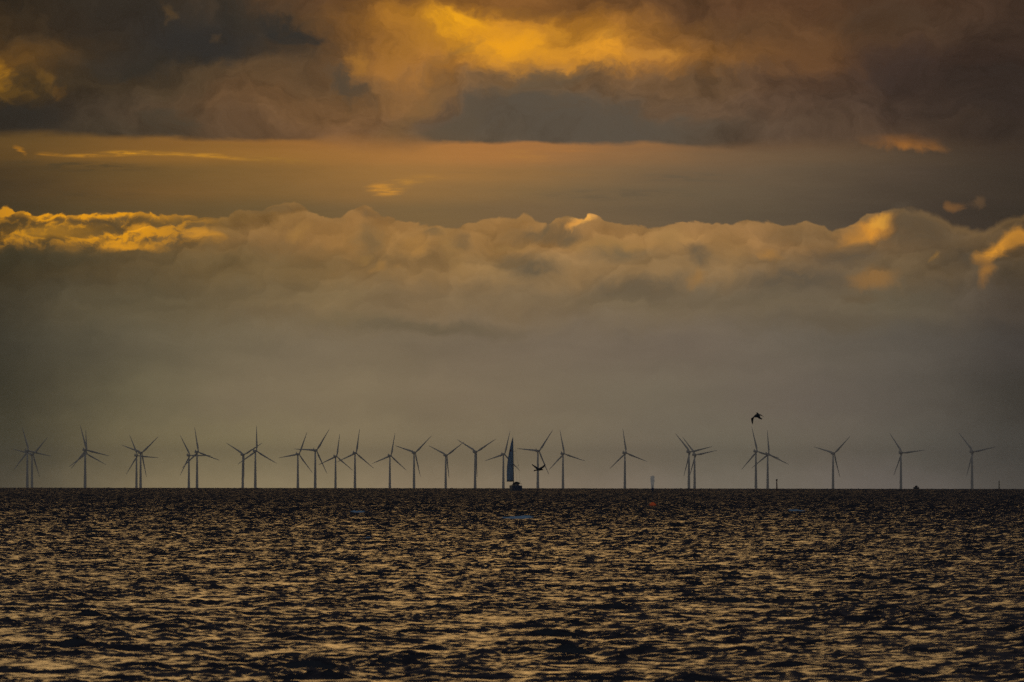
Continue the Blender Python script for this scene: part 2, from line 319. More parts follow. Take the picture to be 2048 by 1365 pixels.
def bank_part(lo, hi):
    c = stack(cx_, cy_, ROWS_LOW[:5], XS)
    c = W.scale(c, W.add(1.0, W.mul(calm, W.mad(relief, 0.27, W.mul(W.sub(lump, 0.5), 0.8)))))
    c = W.scale(c, W.mad(W.sub(murk, 0.5), W.step(Y, 470, 600, 0.0, 0.34), 1.0))
    c = W.mix(rim, c, rgb(158, 122, 74))
    if lo < 500: c = W.mix(W.mul(W.m('MINIMUM', clump, 1.0), W.mul(sunlit, W.step(X, -40, 90, .55, .92))), c, rgb(236, 158, 22))
    c = blobs(c, PC, [b for b in LOW if near(b, lo, hi)], W.step(W.add(W.mul(lump, 0.5), W.add(W.mul(crumb, 0.5), W.mul(relief, 0.2))), 0.32, 0.60, 0.62, 1.0))
    return background(c)
bank_sky = join(W.step(X, 1000, 1020), bank_part(-9e9, 1020), bank_part(1000, 9e9))
murky = W.mad(W.sub(murk, 0.5), W.step(Y, 900, 600, 0.10, 0.34), 1.0)
low_sky = background(W.scale(stack(cx_, cy_, ROWS_LOW[3:], XS), murky))
lower = join(W.step(Y, 688, 720), bank_sky, low_sky)
crisp = W.curve(W.step(X, 0, 2048, smooth=False), [(0, .05), (.85, .05), (.9, .5), (.95, .5), (1, .3)])
front = join(W.step(W.m('DIVIDE', depth, W.mad(crisp, 20.0, 2.6)), -0.7, 0.7), upper, lower)

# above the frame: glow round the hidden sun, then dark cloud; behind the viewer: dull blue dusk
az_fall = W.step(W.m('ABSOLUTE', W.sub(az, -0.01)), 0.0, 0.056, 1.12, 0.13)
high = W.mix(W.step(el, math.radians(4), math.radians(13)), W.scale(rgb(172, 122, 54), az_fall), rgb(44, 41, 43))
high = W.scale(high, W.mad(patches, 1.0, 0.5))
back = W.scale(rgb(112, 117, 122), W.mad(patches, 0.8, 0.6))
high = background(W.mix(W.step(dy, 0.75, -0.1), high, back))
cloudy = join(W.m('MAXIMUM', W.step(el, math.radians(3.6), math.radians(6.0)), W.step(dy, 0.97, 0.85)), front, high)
nish = W.n.new('ShaderNodeTexSky'); nish.sky_type = 'NISHITA'; nish.sun_disc = False
nish.sun_elevation = SUN_EL; nish.sun_rotation = SUN_AZ; nish.dust_density = 3.0
clear = background(nish.outputs[0], 0.05)
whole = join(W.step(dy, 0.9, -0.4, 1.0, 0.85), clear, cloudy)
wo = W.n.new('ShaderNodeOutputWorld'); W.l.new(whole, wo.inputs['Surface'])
world.cycles.sampling_method = 'MANUAL'
world.cycles.sample_map_resolution = 1024

# ------------------------------------------------------------------ helpers
def tag(o, label=None, cat=None, group=None, kind=None):
    for k, v in (('label', label), ('category', cat), ('group', group), ('kind', kind)):
        if v: o[k] = v
    return o
def material(name, colour, rough=0.6, metal=0.0, vary=0.12, scale=3.0, spec=0.5, translucent=0.0):
    m = bpy.data.materials.new(name); m.use_nodes = True
    g = Net(m.node_tree); b = m.node_tree.nodes['Principled BSDF']
    t = g.n.new('ShaderNodeTexCoord')
    n = g.noise(t.outputs['Object'], scale, 4.0, 0.6, 0.0, '3D')
    c = g.scale((*colour, 1.0), g.mad(g.sub(n, 0.5), 2 * vary, 1.0))
    g.l.new(c, b.inputs['Base Color'])
    b.inputs['Roughness'].default_value = rough; b.inputs['Metallic'].default_value = metal
    b.inputs['Specular IOR Level'].default_value = spec
    if translucent:
        tr = g.n.new('ShaderNodeBsdfTranslucent'); g.l.new(c, tr.inputs['Color'])
        mx = g.n.new('ShaderNodeMixShader'); mx.inputs[0].default_value = translucent
        out = m.node_tree.nodes['Material Output']
        g.l.new(b.outputs[0], mx.inputs[1]); g.l.new(tr.outputs[0], mx.inputs[2]); g.l.new(mx.outputs[0], out.inputs['Surface'])
    return m
def obj(name, bm, mat, parent=None, smooth=False):
    me = bpy.data.meshes.new(name)
    bmesh.ops.recalc_face_normals(bm, faces=bm.faces)
    bm.to_mesh(me); bm.free()
    me.materials.append(mat)
    if smooth:
        for p in me.polygons: p.use_smooth = True
    o = bpy.data.objects.new(name, me); col.objects.link(o)
    if parent: o.parent = parent
    return o
def empty(name, loc, rz=0.0):
    o = bpy.data.objects.new(name, None); col.objects.link(o)
    o.empty_display_size = 0.5; o.location = loc; o.rotation_euler = (0, 0, rz)
    return o
def ring(bm, c, r, n=12, ax=Vector((0, 0, 1)), rx=None, squash=1.0):
    ax = Vector(ax).normalized()
    u = Vector((1, 0, 0)) if abs(ax.x) < 0.9 else Vector((0, 1, 0))
    u = (u - ax * u.dot(ax)).normalized(); v = ax.cross(u)
    return [bm.verts.new(Vector(c) + (u * math.cos(a) + v * squash * math.sin(a)) * r) for a in (2 * math.pi * i / n for i in range(n))]
def loft(bm, rings, cap=True):
    for a, b in zip(rings, rings[1:]):
        n = len(a)
        for i in range(n): bm.faces.new((a[i], a[(i + 1) % n], b[(i + 1) % n], b[i]))
    if cap:
        bm.faces.new(list(reversed(rings[0]))); bm.faces.new(rings[-1])
def tube(bm, pts, radii, n=8):
    pts = [Vector(p) for p in pts]
    if not isinstance(radii, (list, tuple)): radii = [radii] * len(pts)
    rs = []
    for i, p in enumerate(pts):
        d = pts[min(i + 1, len(pts) - 1)] - pts[max(i - 1, 0)]
        rs.append(ring(bm, p, radii[i], n, d))
    loft(bm, rs)
def box(bm, x0, x1, y0, y1, z0, z1):
    v = [bm.verts.new((x, y, z)) for z in (z0, z1) for x, y in ((x0, y0), (x1, y0), (x1, y1), (x0, y1))]
    for f in ((0, 3, 2, 1), (4, 5, 6, 7), (0, 1, 5, 4), (1, 2, 6, 5), (2, 3, 7, 6), (3, 0, 4, 7)): bm.faces.new([v[i] for i in f])
def sea_z(d): return -d * d / (2 * R_EARTH)
def bearing(x): return (x - 1024.0) / FPX
def on_sea(x, d, z=0.0):
    """a point on the curved sea at distance d and bearing x (in 1/FPX radian, 1024 = straight ahead)"""
    a = bearing(x); return Vector((d * math.sin(a), d * math.cos(a), sea_z(d) + z))
def sea_distance(y):
    """distance at which the sea surface is seen y - 978 units below the horizon"""
    t = (y - 978.0) / FPX + DIP; lo, hi = 20.0, 6180.0
    for _ in range(60):
        m = (lo + hi) / 2
        if EYE / m + m / (2 * R_EARTH) > t: lo = m
        else: hi = m
    return lo

# ------------------------------------------------------------------ the sea: one sheet from under the camera to beyond the horizon
def wave_patch(L, N, peak, lo, hi, heading, spread, seed):
    rng = np.random.default_rng(seed)
    k1 = 2 * np.pi * np.fft.fftfreq(N, L / N)
    kx, ky = np.meshgrid(k1, k1, indexing='xy')
    k = np.hypot(kx, ky); k[0, 0] = 1.0
    kp = 2 * np.pi / peak
    c = (kx * math.cos(heading) + ky * math.sin(heading)) / k
    E = k ** -4.0 * np.exp(-1.25 * (kp / k) ** 2) * (np.abs(c) ** spread * 0.75 + 0.25)
    E[(k < 2 * np.pi / hi) | (k > 2 * np.pi / lo)] = 0.0; E[0, 0] = 0.0
    A = np.sqrt(E) * (rng.normal(size=(N, N)) + 1j * rng.normal(size=(N, N)))
    h = np.real(np.fft.ifft2(A)); s = h.std()
    dx = np.real(np.fft.ifft2(-1j * kx / k * A)); dy = np.real(np.fft.ifft2(-1j * ky / k * A))
    return [(f / s).astype(np.float32) for f in (h, dx, dy)]
def sample(patch, L, x, y, turn):
    N = patch[0].shape[0]
    c, s = math.cos(turn), math.sin(turn)
    u = ((x * c + y * s) * (N / L)) % N; v = ((-x * s + y * c) * (N / L)) % N
    i = np.floor(u).astype(np.int32); j = np.floor(v).astype(np.int32)
    fu = (u - i).astype(np.float32); fv = (v - j).astype(np.float32)
    i %= N; j %= N; i1 = (i + 1) % N; j1 = (j + 1) % N
    out = [f[j, i] * (1 - fu) * (1 - fv) + f[j, i1] * fu * (1 - fv) + f[j1, i] * (1 - fu) * fv + f[j1, i1] * fu * fv for f in patch]
    return out[0], out[1] * c - out[2] * s, out[1] * s + out[2] * c

WIND = math.radians(-90 - 16)         # the chop runs towards the viewer, a little to the left
rows = list(np.geomspace(1.0, 112.0, 36)[:-1])
r = 112.0
while r < 9000.0:
    rows.append(r); r += 0.05 + 0.00032 * r
rows += list(np.geomspace(r, 34000.0, 50))
rows = np.array(rows)
fine = np.linspace(-0.098, 0.098, 800)
coarse = np.linspace(0.098, 2 * np.pi - 0.098, 64)[1:-1]
angs = np.concatenate([fine, coarse])
RR, AA = np.meshgrid(rows, angs, indexing='ij')
RR = RR.ravel(); AA = AA.ravel()
vx = RR * np.sin(AA); vy = RR * np.cos(AA)
fade_in = np.clip((RR - 40.0) / 50.0, 0.0, 1.0).astype(np.float32)
far = np.clip(1.0 - (RR - 9000.0) / 9000.0, 0.0, 1.0).astype(np.float32)
inside = (np.abs(((AA + np.pi) % (2 * np.pi)) - np.pi) <= 0.099).astype(np.float32) * fade_in * far
gust = sample(wave_patch(230.0, 512, 8.0, 3.0, 40.0, WIND, 0.0, 11), 230.0, vx, vy, 0.3)[0]
gust = np.clip(1.0 + 0.24 * gust, 0.6, 1.7)
hz = np.zeros_like(vx, dtype=np.float32); ox = np.zeros_like(hz); oy = np.zeros_like(hz)
def ramp01(lo, hi): t_ = np.clip((RR - lo) / (hi - lo), 0.0, 1.0); return (t_ * t_ * (3 - 2 * t_)).astype(np.float32)
offshore, open_sea = ramp01(140.0, 900.0), ramp01(1000.0, 3500.0)     # the sea is sheltered near the shore and grows outwards
for L, N, peak, lo, hi, std, chop, turn, seed, g in (
        (17.3, 512, 0.62, 0.16, 1.6, 0.0085, 1.0, 0.11, 1, gust * (1 + 0.6 * offshore)),
        (61.0, 512, 1.4, 0.8, 7.0, 0.031, 1.35, -0.07, 2, gust * (1 - 0.5 * open_sea)),
        (140.0, 512, 3.0, 1.6, 10.0, 0.066, 1.4, 0.16, 5, gust * offshore),
        (310.0, 512, 6.0, 3.0, 22.0, 0.115, 1.3, -0.13, 6, open_sea),
        (410.0, 512, 7.0, 4.0, 60.0, 0.012, 0.6, 0.05, 3, 1.0)):
    h, a, b = sample(wave_patch(L, N, peak, lo, hi, WIND - turn, 2.0, seed), L, vx, vy, turn)
    k = inside * std * g
    hz += h * k; ox += a * k * chop; oy += b * k * chop
# breaking crests seen in the photograph: bearing, row, half width, half depth (units of 1/FPX radian)
foam = np.zeros_like(hz)
for fx, fy, fw, fd, lift in ((1036, 1040, 44, 3.2, .16), (716, 1028, 22, 1.8, .10), (1594, 1024, 24, 1.6, .10), (733, 1081, 18, 1.8, .06)):
    d = sea_distance(fy); dd = sea_distance(fy - fd) - d
    q = ((AA - bearing(fx)) * FPX / fw) ** 2 + ((RR - d) / dd) ** 2
    w = np.exp(-q * 1.2) * (np.cos(AA) > 0)
    hz += lift * np.exp(-((AA - bearing(fx)) * FPX / fw) ** 2 - ((RR - d) / (0.5 * dd)) ** 2) * (np.cos(AA) > 0)
    foam = np.maximum(foam, w * np.clip((hz - 0.04) / 0.16, 0.0, 1.0) * 2.4)
co = np.empty((RR.size, 3), dtype=np.float32)
co[:, 0] = vx - ox; co[:, 1] = vy - oy; co[:, 2] = hz - RR ** 2 / (2 * R_EARTH)
nr, na = len(rows), len(angs)
i, j = np.meshgrid(np.arange(nr - 1), np.arange(na), indexing='ij')
j1 = (j + 1) % na
quads = np.stack([i * na + j, i * na + j1, (i + 1) * na + j1, (i + 1) * na + j], -1).reshape(-1, 4).astype(np.int32)
me = bpy.data.meshes.new('sea')
me.vertices.add(RR.size); me.vertices.foreach_set('co', co.ravel())
me.loops.add(quads.size); me.loops.foreach_set('vertex_index', quads.ravel()[::1])
me.polygons.add(len(quads)); me.polygons.foreach_set('loop_start', np.arange(0, quads.size, 4, dtype=np.int32))
me.polygons.foreach_set('use_smooth', np.ones(len(quads), dtype=bool))
at = me.attributes.new('foam', 'FLOAT', 'POINT'); at.data.foreach_set('value', foam.astype(np.float32))
me.update(calc_edges=True)
sea = bpy.data.objects.new('sea', me); col.objects.link(sea)
tag(sea, kind='structure')
print('SEA verts', RR.size, 'normal up', me.polygons[len(quads) // 2].normal.z)
wm = bpy.data.materials.new('sea_water'); wm.use_nodes = True; me.materials.append(wm)
g = Net(wm.node_tree); pb = wm.node_tree.nodes['Principled BSDF']
pb.inputs['Base Color'].default_value = (0.006, 0.009, 0.018, 1)
pb.inputs['Roughness'].default_value = 0.07
pb.inputs['IOR'].default_value = 1.333
t = g.n.new('ShaderNodeTexCoord')
mp = g.n.new('ShaderNodeMapping'); g.l.new(t.outputs['Object'], mp.inputs['Vector']); mp.inputs['Scale'].default_value = (1.0, 1.5, 1.0)
px_, py_, pz_ = g.sep(t.outputs['Object'])
dist = g.m('SQRT', g.mad(px_, px_, g.mul(py_, py_)))
fine_h = g.mul(g.noise(mp.outputs[0], 3.2, 3.0, 0.55, 0.2, '3D'), 0.035)
far_r = g.step(dist, 250.0, 1800.0, 0.0, 1.0)
g.l.new(g.mad(far_r, 0.22, 0.18), pb.inputs['Roughness'])   # ripples too small to resolve
rip = fine_h
bump = g.n.new('ShaderNodeBump'); bump.inputs['Strength'].default_value = 0.6; bump.inputs['Distance'].default_value = 1.0
g.l.new(rip, bump.inputs['Height']); g.l.new(bump.outputs[0], pb.inputs['Normal'])
fa = g.n.new('ShaderNodeAttribute'); fa.attribute_name = 'foam'
fn = g.noise(t.outputs['Object'], 1.6, 5.0, 0.7, 0.0, '3D')
fm = g.step(g.sub(fa.outputs['Fac'], g.mad(fn, 1.5, 0.1)), 0.0, 0.5)
fb = g.n.new('ShaderNodeBsdfDiffuse'); fb.inputs['Color'].default_value = (0.22, 0.32, 0.44, 1)
mx = g.n.new('ShaderNodeMixShader'); g.l.new(fm, mx.inputs[0]); g.l.new(pb.outputs[0], mx.inputs[1]); g.l.new(fb.outputs[0], mx.inputs[2])
g.l.new(mx.outputs[0], wm.node_tree.nodes['Material Output'].inputs['Surface'])

# ------------------------------------------------------------------ wind turbines
paint = material('turbine_paint', (0.42, 0.37, 0.33), 0.5, 0, 0.06, 0.15)
HUB = 68.5; BLADE = 43.5; YAW = math.radians(-28)
# tower bearing, distance, angle of the first blade, label
FARM = [
 (56.1, 14464, 102.4, 'wind turbine with the leftmost tower of the row, its top blade leaning slightly left'),
 (65.4, 15619, 43.2, 'shorter wind turbine just right of the leftmost tower, one blade raised to the right'),
 (171.3, 14168, 103.7, 'larger of two wind turbines sharing one tower line at the left, top blade leaning left'),
 (171.8, 15320, 117.2, 'smaller wind turbine behind the larger one on the same tower line, blade straight up'),
 (273.9, 15960, 95.7, 'lower wind turbine of the third pair from the left, its tower on the left'),
 (282.1, 15004, 48.8, 'taller wind turbine of the third pair from the left, a blade raised upper right'),
 (378.5, 15859, 90.5, 'lower wind turbine on the left of the fourth pair, one blade level to the right'),
 (394.8, 14741, 109.8, 'taller wind turbine on the right of the fourth pair, its top blade almost upright'),
 (486.1, 15590, 60.5, 'shorter wind turbine with blades in a wide V, directly left of a taller upright one'),
 (511.2, 14453, 119.3, 'tall wind turbine with a blade straight up like an upside down Y, left of centre'),
 (596.2, 15429, 21.6, 'lower wind turbine crossed by the level blade of the taller one to its right'),
 (630.9, 14231, 33.7, 'tall wind turbine with one blade level to the left and one raised to the right'),
 (671.5, 16139, 8.3, 'smallest and faintest wind turbine, between two taller ones left of centre'),
 (710.4, 15004, 8.4, 'wind turbine with an upright blade standing right of the smallest faint one'),
 (780.1, 15892, 10.7, 'small wind turbine with an upright blade touching the blade of the turbine on its right'),
 (828.4, 14854, 47.3, 'wind turbine with two raised blades, touched by the small upright one to its left'),
 (891.8, 15707, 55.1, 'smaller faint wind turbine with blades in a V, second to the left of the sailboat'),
 (950.6, 14580, 59.5, 'larger wind turbine with blades in a V, first V left of the sailboat'),
 (1007.1, 15362, 14.5, 'wind turbine partly covered by the sail of the sailboat'),
 (1076.0, 14299, 35.9, 'wind turbine right of the sailboat with a gull flying in front of its tower'),
 (1126.3, 15117, 107.8, 'wind turbine with an upright blade standing next to the one behind the low gull'),
 (1250.1, 14853, 110.6, 'lone wind turbine with an upright blade, the last before the orange buoy'),
 (1378.1, 14539, 77.7, 'taller left wind turbine of the pair with parallel blades, right of the buoy'),
 (1389.5, 15462, 79.5, 'shorter right wind turbine of the pair with parallel blades, right of the buoy'),
 (1512.0, 14351, 105.4, 'tall wind turbine directly below the high flying gull'),
 (1535.5, 15178, 115.3, 'wind turbine with an upright blade, just left of the thin dark red spar buoy'),
 (1666.1, 14917, 46.1, 'lone wind turbine with a Y of two raised blades, right of the red marker post'),
 (1801.6, 14733, 84.1, 'lone wind turbine just left of the small motorboat'),
 (1943.5, 14387, 79.0, 'rightmost wind turbine, beside the dark spar buoy at the right edge'),
]
def make_turbine():
    root = empty('wind_turbine', (0, 0, 0))
    b = bmesh.new()
    loft(b, [ring(b, (0, 0, z), r_, 20) for z, r_ in ((-8, 2.5), (0, 2.45), (12, 2.3), (30, 1.95), (50, 1.6), (66.6, 1.25))])
    obj('tower', b, paint, root, True)
    b = bmesh.new()   # nacelle: long rounded box along the rotor axis (+Y local), its tail towards the viewer
    def sec(y, w, h0, h1):
        return [b.verts.new((w * x, y, z)) for x, z in ((-1, h0 + .5), (-.75, h0), (.75, h0), (1, h0 + .5), (1, h1 - .5), (.75, h1), (-.75, h1), (-1, h1 - .5))]
    loft(b, [sec(-6.6, 1.2, 67.4, 70.0), sec(-6.0, 1.7, 66.8, 70.5), (sec(0, 1.8, 66.6, 70.6)), sec(2.6, 1.7, 66.8, 70.3), sec(3.4, 1.3, 67.2, 69.9)])
    nac = obj('nacelle', b, paint, root)
    b = bmesh.new(); tube(b, [(0, -5.9, 70.3), (0, -6.1, 73.0)], [0.45, 0.4], 6); box(b, -1.0, 1.0, -6.2, -5.8, 70.3, 71.6)
    obj('weather_mast', b, paint, nac)
    b = bmesh.new()
    loft(b, [ring(b, (0, y, HUB), r_, 14, (0, 1, 0)) for y, r_ in ((3.3, 1.35), (4.0, 1.6), (5.2, 1.55), (6.2, 1.1), (6.9, 0.35))])
    obj('hub', b, paint, root, True)
    b = bmesh.new()   # blade along +Z from the hub centre; chord mostly in the rotor plane, twisted towards the root
    st = [(1.0, 1.9, 1.0, 0), (3.0, 1.9, .95, 8), (6.5, 2.9, .45, 14), (9.5, 3.3, .30, 12), (15, 2.8, .24, 9), (22, 2.2, .2, 6), (30, 1.6, .18, 3), (38, 1.05, .17, 1), (42.3, .6, .16, 0), (BLADE, .15, .3, 0)]
    rs = []
    for z, ch, tk, tw in st:
        a = math.radians(tw); pts = []
        for k in range(12):
            u = 2 * math.pi * k / 12
            x = math.cos(u) * ch / 2 + (ch - 1.9) * 0.22; y = math.sin(u) * ch * tk / 2
            pts.append(b.verts.new((x * math.cos(a) - y * math.sin(a), x * math.sin(a) + y * math.cos(a) + z * z * 0.0006, z)))
        rs.append(pts)
    loft(b, rs)
    blade = obj('blade', b, paint, root, True); blade.location = (0, 4.7, HUB)
    for k in (1, 2):
        c = blade.copy(); col.objects.link(c); c.parent = root
    return root
proto = make_turbine()
def kids(o): return [c for c in bpy.data.objects if c.parent == o]
proto_parts = kids(proto); proto_sub = {p.name: kids(p) for p in proto_parts}
for i, (x, d, ang, label) in enumerate(FARM):
    if i == 0: root, parts = proto, proto_parts
    else:
        root = proto.copy(); col.objects.link(root); parts = []
        for p in proto_parts:
            c = p.copy(); col.objects.link(c); c.parent = root; parts.append(c)
            for q in proto_sub[p.name]:
                s_ = q.copy(); col.objects.link(s_); s_.parent = c
    root.location = on_sea(x, d); root.rotation_euler = (0, 0, YAW - bearing(x))
    k = 0
    for p in parts:
        if p.name.startswith('blade'):
            p.rotation_euler = (0, math.radians(ang + 120 * k), 0); k += 1
    tag(root, label, 'wind turbine', 'wind turbines of the offshore farm along the horizon')

# ------------------------------------------------------------------ a far tower on the opposite shore
concrete = material('hazy_concrete', (0.85, 0.76, 0.66), 0.8, 0, 0.1, 0.05)
def far_building(x, d, w, top, label, name):
    root = on_sea(x, d)
    b = bmesh.new()
    def floor_ring(z, k): return [b.verts.new((x * w * k, y * w * k, z)) for x, y in ((-.5, -.4), (.5, -.4), (.5, .4), (-.5, .4))]
    loft(b, [floor_ring(z * top, k) for z, k in ((-.05, .60), (.55, .66), (.74, .78), (.80, .96), (1.0, 1.0))])
    box(b, -w * .1, w * .3, -w * .2, w * .2, top, top + 1.5)
    o = obj(name, b, concrete); o.location = root
    tag(o, label, 'building'); return o
far_building(1305.2, 35500, 16.5, 121, 'faint grey tower with a wider top on the horizon straight above the orange buoy', 'tower_block')

# ------------------------------------------------------------------ sailing yacht, seen from its port quarter
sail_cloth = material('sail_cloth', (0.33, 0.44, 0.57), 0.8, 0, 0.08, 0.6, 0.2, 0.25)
navy = material('navy_gelcoat', (0.006, 0.020, 0.055), 0.5, 0, 0.1, 1.0)
pale = material('pale_gelcoat', (0.26, 0.225, 0.19), 0.5, 0, 0.08, 1.0)
dark = material('dark_canvas', (0.012, 0.014, 0.022), 0.9, 0, 0.2, 3.0)
alloy = material('dark_alloy', (0.05, 0.06, 0.08), 0.5, 0.3, 0.1, 2.0)
marks = material('sail_mark_red', (0.10, 0.035, 0.07), 0.9, 0, 0.2, 2.0)
YD = 2850.0; YS = YD / FPX
yacht = empty('sailing_yacht', on_sea(1031.0, YD, 0.45), math.radians(6.0))
tag(yacht, 'sailing yacht with tall blue grey mainsail and navy stern, heading away near the centre', 'sailboat')
def hull_mesh(b, grow=0.0, z0=-1.0, part='hull'):
    st = [(-5.6, 1.72, 1.42), (-4.5, 1.86, 1.42), (-2.5, 2.0, 1.42), (0, 2.0, 1.46), (2.5, 1.72, 1.54), (4.5, 1.10, 1.64), (6.0, 0.42, 1.74), (6.7, 0.06, 1.80)]
    rs = []
    for y, w, h in st:
        keel = z0 + max(0.0, (y - 4.0)) * 0.2
        rs.append([b.verts.new(p) for p in ((-w, y, h), (-w * .97, y, h * .45), (-w * .86, y, -0.45), (0, y, keel), (w * .86, y, -0.45), (w * .97, y, h * .45), (w, y, h), (0, y, h + .06))])
    loft(b, rs)
b = bmesh.new(); hull_mesh(b); hull = obj('hull', b, pale, yacht)
b = bmesh.new()
v = [b.verts.new(p) for p in ((-1.72, -5.61, 1.45), (-1.67, -5.61, .64), (-1.48, -5.61, -.45), (0, -5.61, -.85), (1.48, -5.61, -.45), (1.67, -5.61, .64), (1.72, -5.61, 1.45), (0, -5.61, 1.52))]
f = b.faces.new(v); e = bmesh.ops.extrude_face_region(b, geom=[f])
for q in e['geom']:
    if isinstance(q, bmesh.types.BMVert): q.co.y -= 0.06
obj('transom', b, navy, hull)
b = bmesh.new()   # coach roof and cockpit coaming
loft(b, [[b.verts.new(p) for p in ((-1.15 * k, y, 1.44), (1.15 * k, y, 1.44), (1.0 * k, y, 1.44 + h), (-1.0 * k, y, 1.44 + h))] for y, k, h in ((-1.6, 1.0, .55), (0, 1.0, .6), (2.6, .75, .45), (4.2, .4, .15))])
obj('cabin', b, pale, yacht)
b = bmesh.new()
loft(b, [[b.verts.new((1.15 * math.cos(a) + .25, y, 1.95 + hh * math.sin(a))) for a in (math.pi * i / 8 for i in range(9))] for y, hh in ((-1.9, .85), (-1.2, .8), (-.4, .35))])
obj('spray_hood', b, dark, yacht)
MX, MY, MTOP = -0.42, 1.4, 17.6
def mast_x(z): return MX - 0.27 * (z - 1.5) / 16.5
b = bmesh.new(); tube(b, [(mast_x(z), MY, z) for z in (1.5, 6, 12, MTOP)], [.15, .14, .12, .08], 10)
mast = obj('mast', b, alloy, yacht, True)
b = bmesh.new(); tube(b, [(mast_x(8), MY, 8.0), (mast_x(8) + 1.75, MY - .1, 8.05)], .05, 6); obj('spreader', b, alloy, mast)
b = bmesh.new(); tube(b, [(mast_x(13), MY, 12.95), (mast_x(13) + .95, MY - .1, 13.0)], .045, 6); obj('spreader', b, alloy, mast)
b = bmesh.new(); tube(b, [(mast_x(MTOP), MY, MTOP), (mast_x(MTOP) - .12, MY, MTOP + 1.4)], .02, 5); obj('aerial', b, alloy, mast)
b = bmesh.new(); tube(b, [(mast_x(17), MY, 16.8), (mast_x(13) + .95, MY - .1, 13), (mast_x(8) + 1.75, MY - .1, 8.05), (1.72, MY - .2, 1.5)], .018, 5); obj('shroud', b, alloy, yacht)
b = bmesh.new(); tube(b, [(mast_x(13), MY, 12.9), (mast_x(8) + 1.72, MY - .1, 8.05)], .016, 5); obj('shroud', b, alloy, yacht)
b = bmesh.new(); tube(b, [(mast_x(13), MY, 12.9), (.85, MY - .8, 1.5)], .016, 5); obj('shroud', b, alloy, yacht)
b = bmesh.new(); tube(b, [(MX, MY - .15, 2.98), (-3.1, MY - 4.3, 2.95)], [.20, .16], 8); obj('boom', b, alloy, yacht, True)
# mainsail: luff on the mast, leech bellied out to port
leech = [(3.1, 2.62), (6.0, 2.62), (8.4, 2.40), (10.8, 1.98), (13.0, 1.45), (14.6, 1.05), (16.0, .62), (17.3, .10)]
def sail_pt(z, u, w):
    x = mast_x(z) - .10 - u * w; y = MY - .1 - u * w * 1.60
    belly = math.sin(math.pi * u) * w * .12
    return Vector((x - belly * .85, y + belly * .5, z))
def sail_w(z):
    for (z0, w0), (z1, w1) in zip(leech, leech[1:]):
        if z <= z1: return w0 + (w1 - w0) * (z - z0) / (z1 - z0)
    return .05
b = bmesh.new(); rows_ = []
for i in range(31):
    z = 3.1 + (17.3 - 3.1) * i / 30; w = sail_w(z)
    rows_.append([b.verts.new(sail_pt(z, k / 10, w)) for k in range(11)])
for a_, c_ in zip(rows_, rows_[1:]):
    for k in range(10): b.faces.new((a_[k], a_[k + 1], c_[k + 1], c_[k]))
bmesh.ops.solidify(b, geom=list(b.faces), thickness=0.012)
sail = obj('mainsail', b, sail_cloth, yacht, True)
for z in (7.3, 8.4, 11.0, 5.2, 13.6):
    b = bmesh.new(); tube(b, [sail_pt(z, u / 8, sail_w(z)) + Vector((-.02, -.04, 0)) for u in range(9)], .022, 5); obj('batten', b, alloy, sail)
b = bmesh.new(); tube(b, [sail_pt(z, .22, sail_w(z)) + Vector((-.02, -.06, 0)) for z in (3.35, 5, 7, 9, 11)], .035, 5); obj('reefing_line', b, alloy, sail)
def patch(u, z, du, dz):
    b = bmesh.new(); w = sail_w(z); off = Vector((-.03, -.05, 0))
    q = [b.verts.new(sail_pt(zz, uu, w) + off) for uu, zz in ((u, z), (u + du, z), (u + du, z + dz), (u, z + dz))]
    b.faces.new(q); bmesh.ops.solidify(b, geom=list(b.faces), thickness=.006); obj('sail_mark', b, marks, sail)
patch(.25, 12.9, .55, .5); patch(.50, 12.0, .3, .45); patch(.45, 11.7, .2, .25); patch(.70, 10.0, .24, .55); patch(.62, 9.7, .16, .35)
def rail(pts, r_=.022):
    b = bmesh.new(); tube(b, pts, r_, 6); return obj('stern_rail', b, alloy, yacht)
rail([(1.62, -5.3, 1.45), (1.58, -5.35, 2.15), (1.1, -5.5, 2.2), (.1, -5.55, 2.2)], .03); rail([(-1.62, -5.3, 1.45), (-1.6, -5.35, 2.1), (-1.2, -5.5, 2.15)], .03)
b = bmesh.new(); tube(b, [(1.0, -5.5, 1.5), (.98, -5.55, 3.2)], .035, 6); obj('flagstaff', b, alloy, yacht)
b = bmesh.new(); tube(b, [(.35, -4.0, 1.3), (.35, -4.05, 2.05)], [.14, .09], 8); tube(b, [(.35 + .42 * math.cos(a), -4.12, 2.0 + .42 * math.sin(a)) for a in (2 * math.pi * i / 14 for i in range(15))], .03, 6); obj('steering_wheel', b, alloy, yacht)

